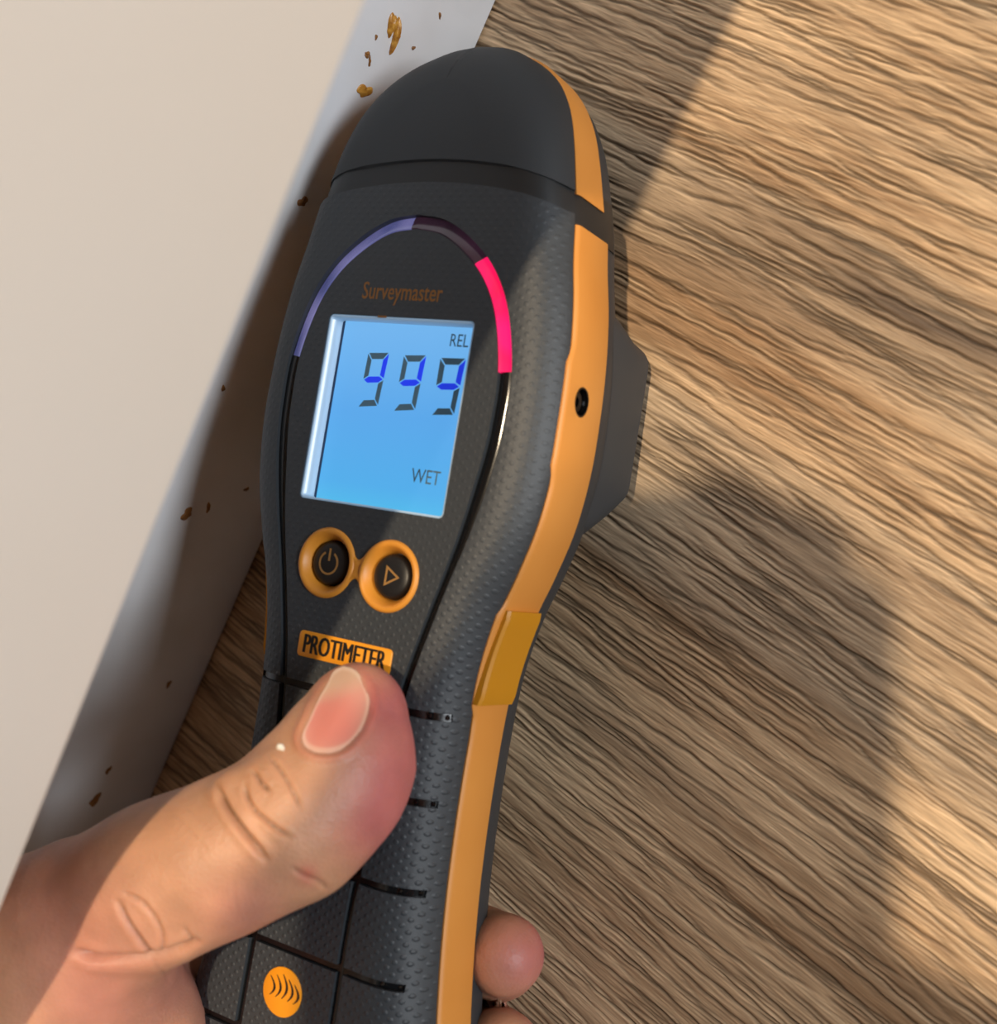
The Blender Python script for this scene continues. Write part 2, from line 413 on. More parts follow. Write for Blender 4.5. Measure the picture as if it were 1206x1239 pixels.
# sensor housing under the body
def rr_ring(x0, x1, y0, y1, r, z, n=6):
    pts = []
    for cx, cy, a0 in ((x1-r, y1-r, 0), (x0+r, y1-r, 90), (x0+r, y0+r, 180), (x1-r, y0+r, 270)):
        for k in range(n+1):
            a = math.radians(a0+90*k/n); pts.append((cx+r*math.cos(a), cy+r*math.sin(a), z))
    return pts
def stack(name, rings, material, parent=root, angle=35, mm=.001, capb=True, capt=True):
    V = []; n = len(rings[0]); Fc = []
    for r in rings: V += [(x*mm, y*mm, z*mm) for x, y, z in r]
    for i in range(len(rings)-1):
        for k in range(n):
            k2 = (k+1) % n; Fc.append((i*n+k, i*n+k2, (i+1)*n+k2, (i+1)*n+k))
    if capb: Fc.append(tuple(range(n)))
    if capt: Fc.append(tuple((len(rings)-1)*n+k for k in range(n)))
    return mesh_obj(name, V, Fc, material, parent, angle=angle)
stack('sensor_housing', [rr_ring(-33, 33, -21, 31, 8, -24), rr_ring(-34, 34, -19, 29, 7, -30), rr_ring(-34.3, 34.3, -14, 25.5, 6, -38),
                         rr_ring(-34.3, 34.3, -10.5, 24.5, 5, -42.6), rr_ring(-33, 33, -9, 23, 5, -43.7), rr_ring(-30, 30, -6, 20, 4, -44.1)], m_back)

def topz(x, y):
    e = edge_z(y); d = side_x(y)-abs(x)
    return e*float(np.interp(d, [0, .1, .6, 1.5, 2.9, 4.6, 6.5, 8.5, 11], [1, .93, .8, .6, .38, .2, .09, .02, 0]))
def across(name, gy, hw, z0, z1, material, inset):
    w_ = side_x(gy); xs = np.concatenate([np.linspace(-(w_-2.2-inset), -12, 9), [0], np.linspace(12, min(24.0, w_-1.8)-inset, 9)])
    rg = [[(x, gy-hw, topz(x, gy)+z0), (x, gy-hw, topz(x, gy)+z1), (x, gy+hw, topz(x, gy)+z1), (x, gy+hw, topz(x, gy)+z0)] for x in xs]
    return stack(name, rg, material)
# ---- cutters
CUTS = []
def cutter(o): CUTS.append(o); return o
def apply_cuts(target, cuts):
    for c in cuts:
        md = target.modifiers.new('b', 'BOOLEAN'); md.operation = 'DIFFERENCE'; md.solver = 'EXACT'; md.object = c
    dg = bpy.context.evaluated_depsgraph_get(); dg.update()
    me = bpy.data.meshes.new_from_object(target.evaluated_get(dg))
    target.modifiers.clear(); old = target.data; mt = old.materials[0]; target.data = me
    me.materials.clear(); me.materials.append(mt)
    me.polygons.foreach_set('material_index', [0]*len(me.polygons))
    me.shade_smooth(); me.set_sharp_from_angle(angle=math.radians(30))
    bpy.data.meshes.remove(old)
    for c in cuts: bpy.data.objects.remove(c)

def sweep(name, path, section, material, closed=False, wfun=None):
    """path: (n,2) mm; section: list of (across, z) mm, + = outward (left-hand normal flipped)"""
    P = np.array(path, float); T = np.gradient(P, axis=0); T /= np.linalg.norm(T, axis=1)[:, None]
    Nn = np.stack([-T[:, 1], T[:, 0]], 1); V = []; k = len(section)
    for i, (p, n) in enumerate(zip(P, Nn)):
        s = wfun(p[1]) if wfun else 1.0
        for a, z in section:
            q = p+n*a*s; V.append((q[0]*.001, q[1]*.001, z*.001))
    Fc = []
    for i in range(len(P)-1):
        for j in range(k):
            j2 = (j+1) % k; Fc.append((i*k+j, i*k+j2, (i+1)*k+j2, (i+1)*k+j))
    Fc.append(tuple(range(k))); Fc.append(tuple((len(P)-1)*k+j for j in range(k)))
    return mesh_obj(name, V, Fc, material, root, angle=40)

RING = [(0, 38), (6.5, 36.9), (13, 33.2), (18.6, 27.9), (22.7, 20.6), (25.4, 9.8), (25.6, 0), (24.9, -8), (22.4, -21), (18.2, -37), (14.8, -52), (12.6, -70), (11.2, -88), (10.8, -101), (11, -116), (11.2, -150)]
ringR = catmull(RING, 1.2)
ringFull = np.vstack([np.stack([-ringR[::-1, 0], ringR[::-1, 1]], 1), ringR[1:]])   # left bottom -> top -> right bottom
gw = lambda y: float(np.interp(y, [-30, -12], [0.62, 1.0]))
cutter(sweep('cut', ringFull, [(-1.45, 1.0), (1.45, 1.0), (1.45, -2.2), (-1.45, -2.2)], None, wfun=gw))
for gy in (-55.7, -72, -88.7, -106, -124, -141):
    cutter(across('cut', gy, .75, -1.4, 1.0, None, 0.0))
LX0, LX1, LY0, LY1 = -18.0, 17.2, -19.0, 18.9
cutter(stack('cut', [rr_ring(LX0, LX1, LY0, LY1, 1.0, -5.0), rr_ring(LX0, LX1, LY0, LY1, 1.0, 1.0)], None))
BTN = [(-10.9+2.7, -31.0), (7.1, -31.4)]
def circ(cx, cy, r, z, n=40): return [(cx+r*math.cos(2*math.pi*k/n), cy+r*math.sin(2*math.pi*k/n), z) for k in range(n)]
for bx_, by_ in BTN: cutter(stack('cut', [circ(bx_, by_, 6.2, -3.4), circ(bx_, by_, 6.2, 1)], None))
for c in CUTS: c.parent = root
apply_cuts(body, CUTS)

# channel inlays
sec = [(-1.35, -1.15), (-.9, -.75), (0, -.62), (.9, -.75), (1.35, -1.15), (1.35, -2.1), (-1.35, -2.1)]
low = [i for i in range(len(ringR)) if ringR[i, 1] < 10.6]
ch_r = sweep('black_channel', ringR[low], sec, m_black, wfun=gw)
ch_l = sweep('black_channel', np.stack([-ringR[low][:, 0], ringR[low][:, 1]], 1), sec, m_black, wfun=gw)
for gy in (-55.7, -72, -88.7, -106, -124, -141):
    g = across('grip_channel', gy, .72, -1.38, -.7, m_black, .05)
    for sx in (1,):
        for q in (20.2, min(24.0, side_x(gy)-1.8)-.9):
            zz = topz(q, gy); s_ = stack('channel_stud', [circ(sx*q, gy, .55, zz-.9, 18), circ(sx*q, gy, .5, zz-.5, 18), circ(sx*q, gy, .3, zz-.38, 18)], m_black, g)

# light arc: sloping light pipe, inner edge high, outer edge low
arcsec = [(-1.4, -.10), (-1.2, .12), (1.25, -1.15), (1.4, -1.4), (1.4, -2.1), (-1.4, -2.1)]
arcsec = [(-a, z) for a, z in arcsec][::-1]
def arcpart(name, sel, m, lab):
    o = sweep(name, ringFull[sel], [(-a, z) for a, z in arcsec], m); tag(o, lab); return o
def angle_sel(f): return [i for i in range(len(ringFull)) if f(ringFull[i])]
def glow(name, c1, c2, strength, base):
    m = mat(name, base, 0.2, coat=0.5)
    tc = N(m, 'ShaderNodeTexCoord'); nz = N(m, 'ShaderNodeTexNoise'); nz.inputs['Scale'].default_value = 90
    L(m, tc.outputs['Object'], nz.inputs['Vector'])
    cr = N(m, 'ShaderNodeValToRGB'); cr.color_ramp.elements[0].position = .35; cr.color_ramp.elements[0].color = c1
    cr.color_ramp.elements[1].position = .65; cr.color_ramp.elements[1].color = c2
    L(m, nz.outputs[0], cr.inputs[0]); L(m, cr.outputs[0], BS(m).inputs['Emission Color']); BS(m).inputs['Emission Strength'].default_value = strength
    return m
m_red = glow('lit_red_light_pipe', lin(255, 20, 70), lin(255, 30, 120), 1.0, lin(120, 5, 30))
m_vio = glow('dim_violet_light_pipe', lin(76, 80, 132), lin(124, 120, 172), 0.8, lin(60, 62, 90))
m_pur = glow('faint_purple_light_pipe', lin(40, 26, 36), lin(70, 42, 60), 0.5, lin(30, 22, 28))  # dark part of the arc, given a faint purple emission
iT = int(np.argmax(ringFull[:, 1]))-1; iL = int(np.argmin(np.abs(ringFull[:iT, 1]-9.8))); iM = iT+int(np.argmin(np.abs(ringFull[iT:iT+60, 1]-31))); iR = iT+int(np.argmin(np.abs(ringFull[iT:iT+90, 1]-9.8)))
arcpart('light_arc', list(range(iL, iT+1)), m_vio, 'dim violet part of the light arc')
arcpart('light_arc', list(range(iT, iM+1)), m_pur, 'dark purple part of the light arc')
red_arc = arcpart('light_arc', list(range(iM, iR+1)), m_red, 'glowing pink red part of the light arc')

# ---- display
wallm = mat('display_lit_window_edge', lin(170, 190, 205), 0.25, emit=(lin(120, 170, 215), 0.22))  # faint emission stands in for display light on the window edge
cz = -4.2
fr = stack('window_frame', [rr_ring(LX0+.02, LX1-.02, LY0+.02, LY1-.02, 1.0, -.25), rr_ring(LX0+.02, LX1-.02, LY0+.02, LY1-.02, 1.0, -4.9),
                            rr_ring(LX0+.5, LX1-.5, LY0+.5, LY1-.5, .6, -4.9), rr_ring(LX0+.45, LX1-.45, LY0+.45, LY1-.45, .6, -.28)], wallm, capb=False, capt=False)
me_ = fr.data
bm = bmesh.new(); bm.from_mesh(me_); bm.edges.ensure_lookup_table()
be = [e for e in bm.edges if e.is_boundary]; bmesh.ops.bridge_loops(bm, edges=be); bm.to_mesh(me_); bm.free()
m_lcd = mat('backlit_blue_display', lin(20, 40, 60), 0.3)
tc = N(m_lcd, 'ShaderNodeTexCoord'); sp = N(m_lcd, 'ShaderNodeSeparateXYZ'); L(m_lcd, tc.outputs['Object'], sp.inputs[0])
mr = N(m_lcd, 'ShaderNodeMapRange'); mr.inputs['From Min'].default_value = -.019; mr.inputs['From Max'].default_value = .019
L(m_lcd, sp.outputs[1], mr.inputs[0])
cr = N(m_lcd, 'ShaderNodeValToRGB'); e = cr.color_ramp.elements
e[0].position = 0; e[0].color = lin(84, 190, 240); e[1].position = 1; e[1].color = lin(118, 186, 244)
x_ = e.new(.12); x_.color = lin(84, 178, 240); x_ = e.new(.5); x_.color = lin(92, 172, 240)
L(m_lcd, mr.outputs[0], cr.inputs[0]); L(m_lcd, cr.outputs[0], BS(m_lcd).inputs['Emission Color']); BS(m_lcd).inputs['Emission Strength'].default_value = 0.92
disp = box('display', ((LX0+.1)*.001, (LY0+.1)*.001, -.0049), ((LX1-.1)*.001, (LY1-.1)*.001, cz*.001), m_lcd, root)
tag(disp, 'blue backlit display')
# darker line between window edge and the display
box('display_gasket', ((LX0+.52)*.001, (LY0+.5)*.001, -.0049), ((LX0+1.0)*.001, (LY1-.5)*.001, -.00402), mat('dark_gasket', lin(40, 60, 90), .5), root)

def flat(name, polys, z, th, material, parent):
    V = []; Fc = []
    for pl in polys:
        n = len(pl); b0 = len(V)
        V += [(x*.001, y*.001, z*.001) for x, y in pl]+[(x*.001, y*.001, (z+th)*.001) for x, y in pl]
        Fc.append(tuple(b0+k for k in range(n))); Fc.append(tuple(b0+n+k for k in range(n)))
        for k in range(n): Fc.append((b0+k, b0+(k+1) % n, b0+n+(k+1) % n, b0+n+k))
    return mesh_obj(name, V, Fc, material, parent, smooth=False)
m_seg = mat('grey_lcd_segment', lin(70, 92, 104), .5, emit=(lin(50, 84, 104), .35))
m_segb = mat('blue_lcd_segment', lin(20, 40, 190), .5, emit=(lin(24, 56, 220), .8))
zq = -4.2
D = [[(446, 427), (471, 427), (457, 491), (433, 492)], [(489, 430), (516, 430), (502, 496), (476, 497)], [(533, 433), (564, 434), (549, 502), (522, 502)]]
def seg_poly(TL, TR, BR, BL, which):
    TL, TR, BR, BL = map(np.array, (TL, TR, BR, BL)); ML, MR = (TL+BL)/2, (TR+BR)/2
    q = lambda u, v: tuple(((TL*(1-u)+TR*u)*(1-v)+(BL*(1-u)+BR*u)*v))
    t, tv, g = .235, .115, .02
    S = {'a': [(g*2, 0), (1-g*2, 0), (1-t, tv), (t, tv)], 'f': [(0, g), (t-.02, tv+g), (t-.02, .5-tv/2-g), (0, .5-g)],
         'b': [(1, g), (1-t+.02, tv+g), (1-t+.02, .5-tv/2-g), (1, .5-g)], 'g': [(g*2, .5), (t, .5-tv/2), (1-t, .5-tv/2), (1-g*2, .5), (1-t, .5+tv/2), (t, .5+tv/2)],
         'c': [(1, .5+g), (1-t+.02, .5+tv/2+g), (1-t+.02, 1-tv-g), (1, 1-g)], 'd': [(g*2, 1), (1-g*2, 1), (1-t, 1-tv), (t, 1-tv)]}
    return [q(u, v) for u, v in S[which]]
for dd in D:
    c = [np.array(dev(*p, z=zq)) for p in dd]
    hgt = c[0][1]-c[3][1]
    dg_ = flat('digit', [seg_poly(*c, k) for k in 'afcd'], zq+.01, .05, m_seg, disp)
    flat('digit', [seg_poly(*c, k) for k in 'bg'], zq+.01, .05, m_segb, disp)

def text(name, s, size, cx, cy, z, material, parent, sx=1.0, bold=0.0, shear=0.0, th=0.04, rot=0.0, heavy=0.0):
    cu = bpy.data.curves.new(name, 'FONT'); cu.body = s; cu.size = 1.0; cu.align_x = 'CENTER'; cu.align_y = 'CENTER'
    cu.extrude = th*.5/size; cu.offset = bold/size; cu.shear = shear; cu.resolution_u = 3
    o = bpy.data.objects.new(name, cu); COL.objects.link(o)
    dg = bpy.context.evaluated_depsgraph_get(); me = bpy.data.meshes.new_from_object(o.evaluated_get(dg))
    bpy.data.objects.remove(o)
    R_ = Matrix.Translation((cx*.001, cy*.001, z*.001)) @ Matrix.Rotation(rot, 4, 'Z') @ Matrix.Diagonal((sx*size*.001, size*.001, size*.001, 1))
    me.transform(R_)
    if heavy:                    # a heavier cut: the same letters laid over themselves, shifted by a hair
        bm = bmesh.new()
        for k, (hx_, hz_) in enumerate(((-heavy, 0), (0, .004), (heavy, .008))):
            me.transform(Matrix.Translation((hx_*.001, 0, hz_*.001))); bm.from_mesh(me); me.transform(Matrix.Translation((-hx_*.001, 0, -hz_*.001)))
        bm.to_mesh(me); bm.free()
    return link(name, me, material, parent, smooth=False)
p = dev(556, 413, zq); text('lettering', 'REL', 3.6, p[0]-.1, p[1], zq+.04, m_seg, disp, sx=.78)
p = dev(515, 578, zq); text('lettering', 'WET', 4.0, p[0], p[1], zq+.04, m_seg, disp, sx=.80)
p = dev(486, 354, 0); text('lettering', 'Surveymaster', 4.9, p[0], p[1], .04, m_dim, root, sx=.72, bold=.03)
box('window_mark', (-.0058, .0186, .00001), (-.0036, .0190, .00005), m_dim, root)

# ---- buttons
def lathe(name, cx, cy, prof, material, parent, n=48):
    V = []; k = len(prof); Fc = []
    for i in range(n):
        a = 2*math.pi*i/n
        for r, z in prof: V.append(((cx+r*math.cos(a))*.001, (cy+r*math.sin(a))*.001, z*.001))
    for i in range(n):
        for j in range(k-1):
            a, b = i*k, ((i+1) % n)*k; Fc.append((a+j, b+j, b+j+1, a+j+1))
    return mesh_obj(name, V, Fc, material, parent, angle=50)
m_sur = noise_bump(mat('ochre_rubber', lin(206, 136, 46), .45), 2000, .08, .0002)
sur = bpy.data.objects.new('button_surround', None)
# figure of eight: rings joined by a waist
def fig8():
    V = []; Fc = []
    bm = bmesh.new()
    for cx, cy in BTN:
        prof = [(4.55, -3.2), (4.7, -1.6), (5.3, -.5), (5.75, .25), (6.2, .62), (6.75, .5), (7.05, .05), (7.05, -.6), (6.0, -.6)]
        n = 56; base = []
        for i in range(n):
            a = 2*math.pi*i/n; base.append([bm.verts.new(((cx+r*math.cos(a))*.001, (cy+r*math.sin(a))*.001, z*.001)) for r, z in prof])
        for i in range(n):
            for j in range(len(prof)): 
                j2 = (j+1) % len(prof); bm.faces.new((base[i][j], base[(i+1) % n][j], base[(i+1) % n][j2], base[i][j2]))
    # waist
    (x0, y0), (x1, y1) = BTN; mx = (x0+x1)/2; my = (y0+y1)/2; st = []
    for k in range(9):
        t = (k-4)/4; hw = 1.9+1.3*t*t; x = mx+t*1.5
        y = my+(y1-y0)*t*.1
        st.append([bm.verts.new(((x)*.001, (y+s*hw)*.001, z*.001)) for s, z in ((-1, -.4), (-1, .15), (-.8, .42), (-.4, .3), (0, .22), (.4, .3), (.8, .42), (1, .15), (1, -.4))])
    for a, b in zip(st[:-1], st[1:]):
        for j in range(8): bm.faces.new((a[j], a[j+1], b[j+1], b[j]))
        bm.faces.new((a[8], a[0], b[0], b[8]))
    bm.faces.new(st[0]); bm.faces.new(st[-1])
    bmesh.ops.recalc_face_normals(bm, faces=bm.faces)
    me = bpy.data.meshes.new('button_surround'); bm.to_mesh(me); bm.free()
    o = link('button_surround', me, m_sur, root, angle=60); tag(o, 'ochre surround of the two buttons'); return o
fig8()
bprof = [(0.0001, -.55), (2.5, -.6), (3.7, -.75), (4.2, -1.05), (4.4, -1.6), (4.4, -3.3), (0.0001, -3.3)]
b1 = lathe('button', *BTN[0], bprof, m_btn, root); tag(b1, 'black power button')
b2 = lathe('button', *BTN[1], bprof, m_btn, root); tag(b2, 'black button with a triangle')
def ring_poly(cx, cy, r0, r1, a0, a1, n=36):
    P = []
    for k in range(n):
        u0 = math.radians(a0+(a1-a0)*k/n); u1 = math.radians(a0+(a1-a0)*(k+1)/n)
        P.append([(cx+r0*math.cos(u0), cy+r0*math.sin(u0)), (cx+r1*math.cos(u0), cy+r1*math.sin(u0)), (cx+r1*math.cos(u1), cy+r1*math.sin(u1)), (cx+r0*math.cos(u1), cy+r0*math.sin(u1))])
    return P
x, y = BTN[0]
flat('power_symbol', ring_poly(x, y, 2.0, 2.4, 120, 420)+[[(x-.22, y+.4), (x+.22, y+.4), (x+.22, y+2.9), (x-.22, y+2.9)]], -.58, .06, m_gold, b1)
x, y = BTN[1]
def tri(x, y, r): return [(x-r*.55, y+r*.92), (x+r*1.0, y), (x-r*.55, y-r*.92)]
o3, i3 = tri(x, y, 2.2), tri(x, y, 1.45)
flat('triangle_symbol', [[o3[k], o3[(k+1) % 3], i3[(k+1) % 3], i3[k]] for k in range(3)], -.58, .06, m_gold, b2)

# ---- badge, emblem
p = dev(415, 789, 0); bw_, bh_ = 11.4, 2.55
bx0, by0 = p[0]+.3, p[1]
badge = stack('badge', [rr_ring(bx0-bw_, bx0+bw_, by0-bh_, by0+bh_, .9, 0), rr_ring(bx0-bw_, bx0+bw_, by0-bh_, by0+bh_, .9, .22), rr_ring(bx0-bw_+.15, bx0+bw_-.15, by0-bh_+.15, by0+bh_-.15, .8, .3)], mat('amber_badge', lin(226, 146, 30), .35))
tag(badge, 'amber name badge')
m_ink = mat('black_ink', lin(14, 12, 10), .5)
text('lettering', 'PROTIMETER', 5.3, bx0, by0-.1, .33, m_ink, badge, sx=.66, heavy=.16, th=.05)
p = dev(342, 1200, 0)
lg = stack('emblem', [circ(p[0], p[1], 4.7, 0), circ(p[0], p[1], 4.7, .25), circ(p[0], p[1], 4.5, .35)], mat('amber_emblem', lin(236, 150, 24), .35))
tag(lg, 'round amber emblem')
strokes = []
for k in range(5):
    ox = -3.2+1.5*k
    pts = [(p[0]+ox+1.6*math.sin(t*2.6)-.4*t, p[1]+3.4-.55*abs(k-2)-t*(4.6-.5*abs(k-2))) for t in np.linspace(0, 1, 10)]
    for (ax, ay), (bx2, by2), j in zip(pts[:-1], pts[1:], range(9)):
        w0 = .10+.18*math.sin(math.pi*(j)/9); w1 = .10+.18*math.sin(math.pi*(j+1)/9)
        strokes.append([(ax-w0, ay), (ax+w0, ay), (bx2+w1, by2), (bx2-w1, by2)])
flat('leaf_mark', strokes, .35, .05, m_ink, lg)

# ---- screw hole and latch clips on the orange sides
hy, hz = 7.0, -11.8
for sx in (1,):
    hx = side_x(hy)+.75
    def cyl_x(x0, x1, r0, r1, n=28):
        return [[(x0, hy+r0*math.cos(2*math.pi*k/n), hz+r0*math.sin(2*math.pi*k/n)) for k in range(n)], [(x1, hy+r1*math.cos(2*math.pi*k/n), hz+r1*math.sin(2*math.pi*k/n)) for k in range(n)]]
    ct = stack('cut', cyl_x(hx-2.2, hx+2, 2.9, 2.9), None)
    apply_cuts(strip, [ct])
    scr = stack('screw', cyl_x(hx-2.3, hx-1.2, 2.4, 2.4)+[cyl_x(hx-1.0, hx-.8, 1.9, 1.7)[0]]+[cyl_x(hx-1.2, 0, 1.0, 1.0)[0]]+[cyl_x(hx-1.9, 0, .8, .8)[0]], m_black, angle=30)
    hol = stack('screw_collar', cyl_x(hx-1.6, hx-.02, 2.85, 2.85)+[cyl_x(hx-.02, 0, 2.55, 2.55)[0]]+[cyl_x(hx-1.6, 0, 2.5, 2.5)[0]], m_black, angle=30, capb=False, capt=False)
for sx in (1, -1):
    V = []; ringsn = []; ys = np.linspace(-52.6, -34.0, 12)
    for i, yy in enumerate(ys):
        w_ = side_x(yy); zt = -7.6; zb = -20.6+.0; out = 2.1 if 0 < i < 11 else 1.7
        ringsn.append([(sx*(w_+.2), yy, zt-.1), (sx*(w_+out-.5), yy, zt), (sx*(w_+out), yy, zt-.6), (sx*(w_+out), yy, zb+.6), (sx*(w_+out-.5), yy, zb), (sx*(w_+.2), yy, zb)])
    c_ = stack('latch_clip', ringsn, m_clip); tag(c_, 'amber latch clip')

# ------------------------------------------------------------------ hand (distance field -> surface)
def smin(a, b, k):
    h = np.clip(0.5+0.5*(b-a)/k, 0, 1); return b*(1-h)+a*h-k*h*(1-h)
def cone(P, a, b, ra, rb):
    a = np.asarray(a); b = np.asarray(b); ab = b-a; t = np.clip(((P-a)@ab)/(ab@ab), 0, 1)
    return np.linalg.norm(P-a-t[..., None]*ab, axis=-1)-(ra+(rb-ra)*t)
def chain(P, nodes, k=3.0):
    d = None
    for (a, ra), (b, rb) in zip(nodes[:-1], nodes[1:]):
        c = cone(P, a, b, ra, rb); d = c if d is None else smin(d, c, k)
    return d
def nd(px, py, d, rpx):          # image node -> (world mm, radius mm)
    return (at(px, py, d)*1000, rpx*d/F*1000)
def loc(x, y, z):                # meter-local mm -> world mm
    return P0*1000+BWv*x+AWv*y+NWv*z
THUMB = [nd(433, 856, .2260, 54), nd(419, 912, .2240, 72), nd(400, 950, .2225, 78), nd(350, 999, .2205, 83), nd(262, 1040, .2215, 84), nd(190, 1068, .2250, 86), nd(110, 1112, .231, 100)]
PALM = [nd(150, 1092, .230, 78), nd(70, 1165, .236, 125), nd(0, 1290, .242, 160), nd(-60, 1450, .248, 175), nd(-140, 1700, .252, 170), nd(-260, 2100, .26, 175)]
THEN = [nd(120, 1180, .238, 80), nd(142, 1252, .246, 92), nd(125, 1360, .252, 120), nd(60, 1520, .255, 150)]
# fingers wrapped under the grip: knuckle at palm, under the back, tip on the right
def finger(y0, y1, rs, tipx, tipz):
    return [(loc(-38, y0-14, -14), rs[0]), (loc(-33, y0-3, -36), rs[1]), (loc(-16, y0, -44.5), rs[1]), (loc(2, (y0+y1)/2, -45.5), rs[2]), (loc(18, y1-4, -44), rs[2]*.92), (loc(tipx-6, y1-2, -38), rs[3]*.96), (loc(tipx, y1+2, tipz), rs[3]*.93)]
tx, ty = dev(611, 1149, -29)
FING = [finger(ty-8, ty-3, (10, 9.4, 9.0, 8.6), tx, -29),
        finger(-124, -124, (10.5, 9.6, 9.2, 8.8), 32, -30),
        finger(-142, -142, (10, 9.3, 8.9, 8.4), 31, -30),
        finger(-159, -158, (9, 8.4, 7.8, 7.2), 27, -31)]
def hand_sdf(P):
    sh = P.shape[:-1]
    if P.ndim > 2 or len(P) > 60000:
        Q_ = P.reshape(-1, 3); return np.concatenate([hand_sdf(Q_[i:i+40000]) for i in range(0, len(Q_), 40000)]).reshape(sh)
    t = chain(P, THUMB, 7.0)
    # heel of the nail side: broaden the pad of the thumb
    pm = chain(P, PALM, 10.0); th = chain(P, THEN, 8.0)
    pm = smin(pm, th, 5.0)
    pm = smin(pm, cone(P, loc(-46, -118, -24), loc(-40, -165, -24), 13, 14), 12)
    pm = smin(pm, cone(P, loc(-46, -118, -24), at(0, 1290, .245)*1000, 13, 22), 10)
    f = None
    for ch in FING:
        c = chain(P, ch, 3.0); f = c if f is None else smin(f, c, 0.8)
    pm = smin(pm, f, 5.0)
    d = smin(t, pm, 4.0)
    # knuckle bump on top of the thumb joint
    b = cone(P, at(290, 962, .2150)*1000, at(306, 985, .2125)*1000, 4.6, 4.0)
    d = smin(d, b, 2.2)
    b = cone(P, at(330, 948, .2145)*1000, at(346, 968, .2125)*1000, 4.8, 4.0)
    d = smin(d, b, 3.0)
    return d

def surface_nets(S, org, h):
    s = S < 0
    nx, ny, nz = S.shape
    corners = [(i, j, k) for i in (0, 1) for j in (0, 1) for k in (0, 1)]
    sub = lambda A, c: A[c[0]:nx-1+c[0], c[1]:ny-1+c[1], c[2]:nz-1+c[2]]
    cnt = sum(sub(s, c).astype(np.int8) for c in corners)
    act = (cnt > 0) & (cnt < 8)
    I = np.argwhere(act); idx = -np.ones(act.shape, np.int64); idx[act] = np.arange(len(I))
    acc = np.zeros((len(I), 3)); num = np.zeros(len(I))
    for a in corners:
        for ax in range(3):
            if a[ax] == 0:
                b = list(a); b[ax] = 1
                va = S[I[:, 0]+a[0], I[:, 1]+a[1], I[:, 2]+a[2]]; vb = S[I[:, 0]+b[0], I[:, 1]+b[1], I[:, 2]+b[2]]
                c = (va < 0) != (vb < 0); t = np.where(c, va/np.where(c, va-vb, 1), 0)
                p = np.tile(np.array(a, float), (len(I), 1)); p[:, ax] += t
                acc[c] += p[c]; num[c] += 1
    V = (I+acc/num[:, None])*h+org
    Q = []
    for ax in range(3):
        u, v = (ax+1) % 3, (ax+2) % 3
        A = [slice(1, -1)]*3; A[ax] = slice(0, -1); B = [slice(1, -1)]*3; B[ax] = slice(1, None)
        sa, sb = s[tuple(A)], s[tuple(B)]
        E_ = np.argwhere(sa != sb); flip = sa[sa != sb]
        off = np.ones(3, int); off[ax] = 0; E_ = E_+off
        def c(du, dv):
            e = E_.copy(); e[:, u] -= du; e[:, v] -= dv; return idx[e[:, 0], e[:, 1], e[:, 2]]
        q = np.stack([c(1, 1), c(0, 1), c(0, 0), c(1, 0)], 1)
        q[~flip] = q[~flip][:, ::-1]; Q.append(q)
    Q = np.vstack(Q); Q = Q[(Q >= 0).all(1)]
    return V, Q

def crease_px(P2, poly):
    A = catmull(poly, 3.0); D_ = np.full(len(P2), 1e9); T_ = np.zeros(len(P2)); lo_, hi_ = A.min(0)-25, A.max(0)+25
    s_ = np.flatnonzero((P2[:, 0] > lo_[0]) & (P2[:, 0] < hi_[0]) & (P2[:, 1] > lo_[1]) & (P2[:, 1] < hi_[1]) & (P2[:, 2] < .262))
    Q_ = P2[s_]; d = np.full(len(Q_), 1e9); best = np.zeros(len(Q_), int)
    for i, a in enumerate(A):
        q = np.hypot(Q_[:, 0]-a[0], Q_[:, 1]-a[1]); m_ = q < d; d[m_] = q[m_]; best[m_] = i
    D_[s_] = d; T_[s_] = best/(len(A)-1)
    return D_, T_

m_skin = mat('skin', (1, 1, 1, 1), 0.48, spec=0.4, sss=(0.35, (1.0, 0.35, 0.18), 0.0035))
def skin_nodes(m):
    at_ = N(m, 'ShaderNodeAttribute'); at_.attribute_name = 'tone'
    tc = N(m, 'ShaderNodeTexCoord')
    nz = N(m, 'ShaderNodeTexNoise'); nz.inputs['Scale'].default_value = 160; nz.inputs['Detail'].default_value = 5
    L(m, tc.outputs['Object'], nz.inputs['Vector'])
    mr = N(m, 'ShaderNodeMapRange'); mr.inputs['From Min'].default_value = .3; mr.inputs['From Max'].default_value = .7
    mr.inputs['To Min'].default_value = .90; mr.inputs['To Max'].default_value = 1.08
    L(m, nz.outputs[0], mr.inputs[0])
    sc = N(m, 'ShaderNodeVectorMath', operation='SCALE'); L(m, at_.outputs['Color'], sc.inputs[0]); L(m, mr.outputs[0], sc.inputs['Scale'])
    L(m, sc.outputs[0], BS(m).inputs['Base Color'])
    vo = N(m, 'ShaderNodeTexVoronoi'); vo.inputs['Scale'].default_value = 1500
    n2 = N(m, 'ShaderNodeTexNoise'); n2.inputs['Scale'].default_value = 900; n2.inputs['Detail'].default_value = 3
    L(m, tc.outputs['Object'], vo.inputs['Vector']); L(m, tc.outputs['Object'], n2.inputs['Vector'])
    ad = N(m, 'ShaderNodeMath', operation='ADD'); L(m, vo.outputs['Distance'], ad.inputs[0]); L(m, n2.outputs[0], ad.inputs[1])
    bp = N(m, 'ShaderNodeBump'); bp.inputs['Strength'].default_value = .22; bp.inputs['Distance'].default_value = .0003
    L(m, ad.outputs[0], bp.inputs['Height']); L(m, bp.outputs[0], BS(m).inputs['Normal'])
skin_nodes(m_skin)

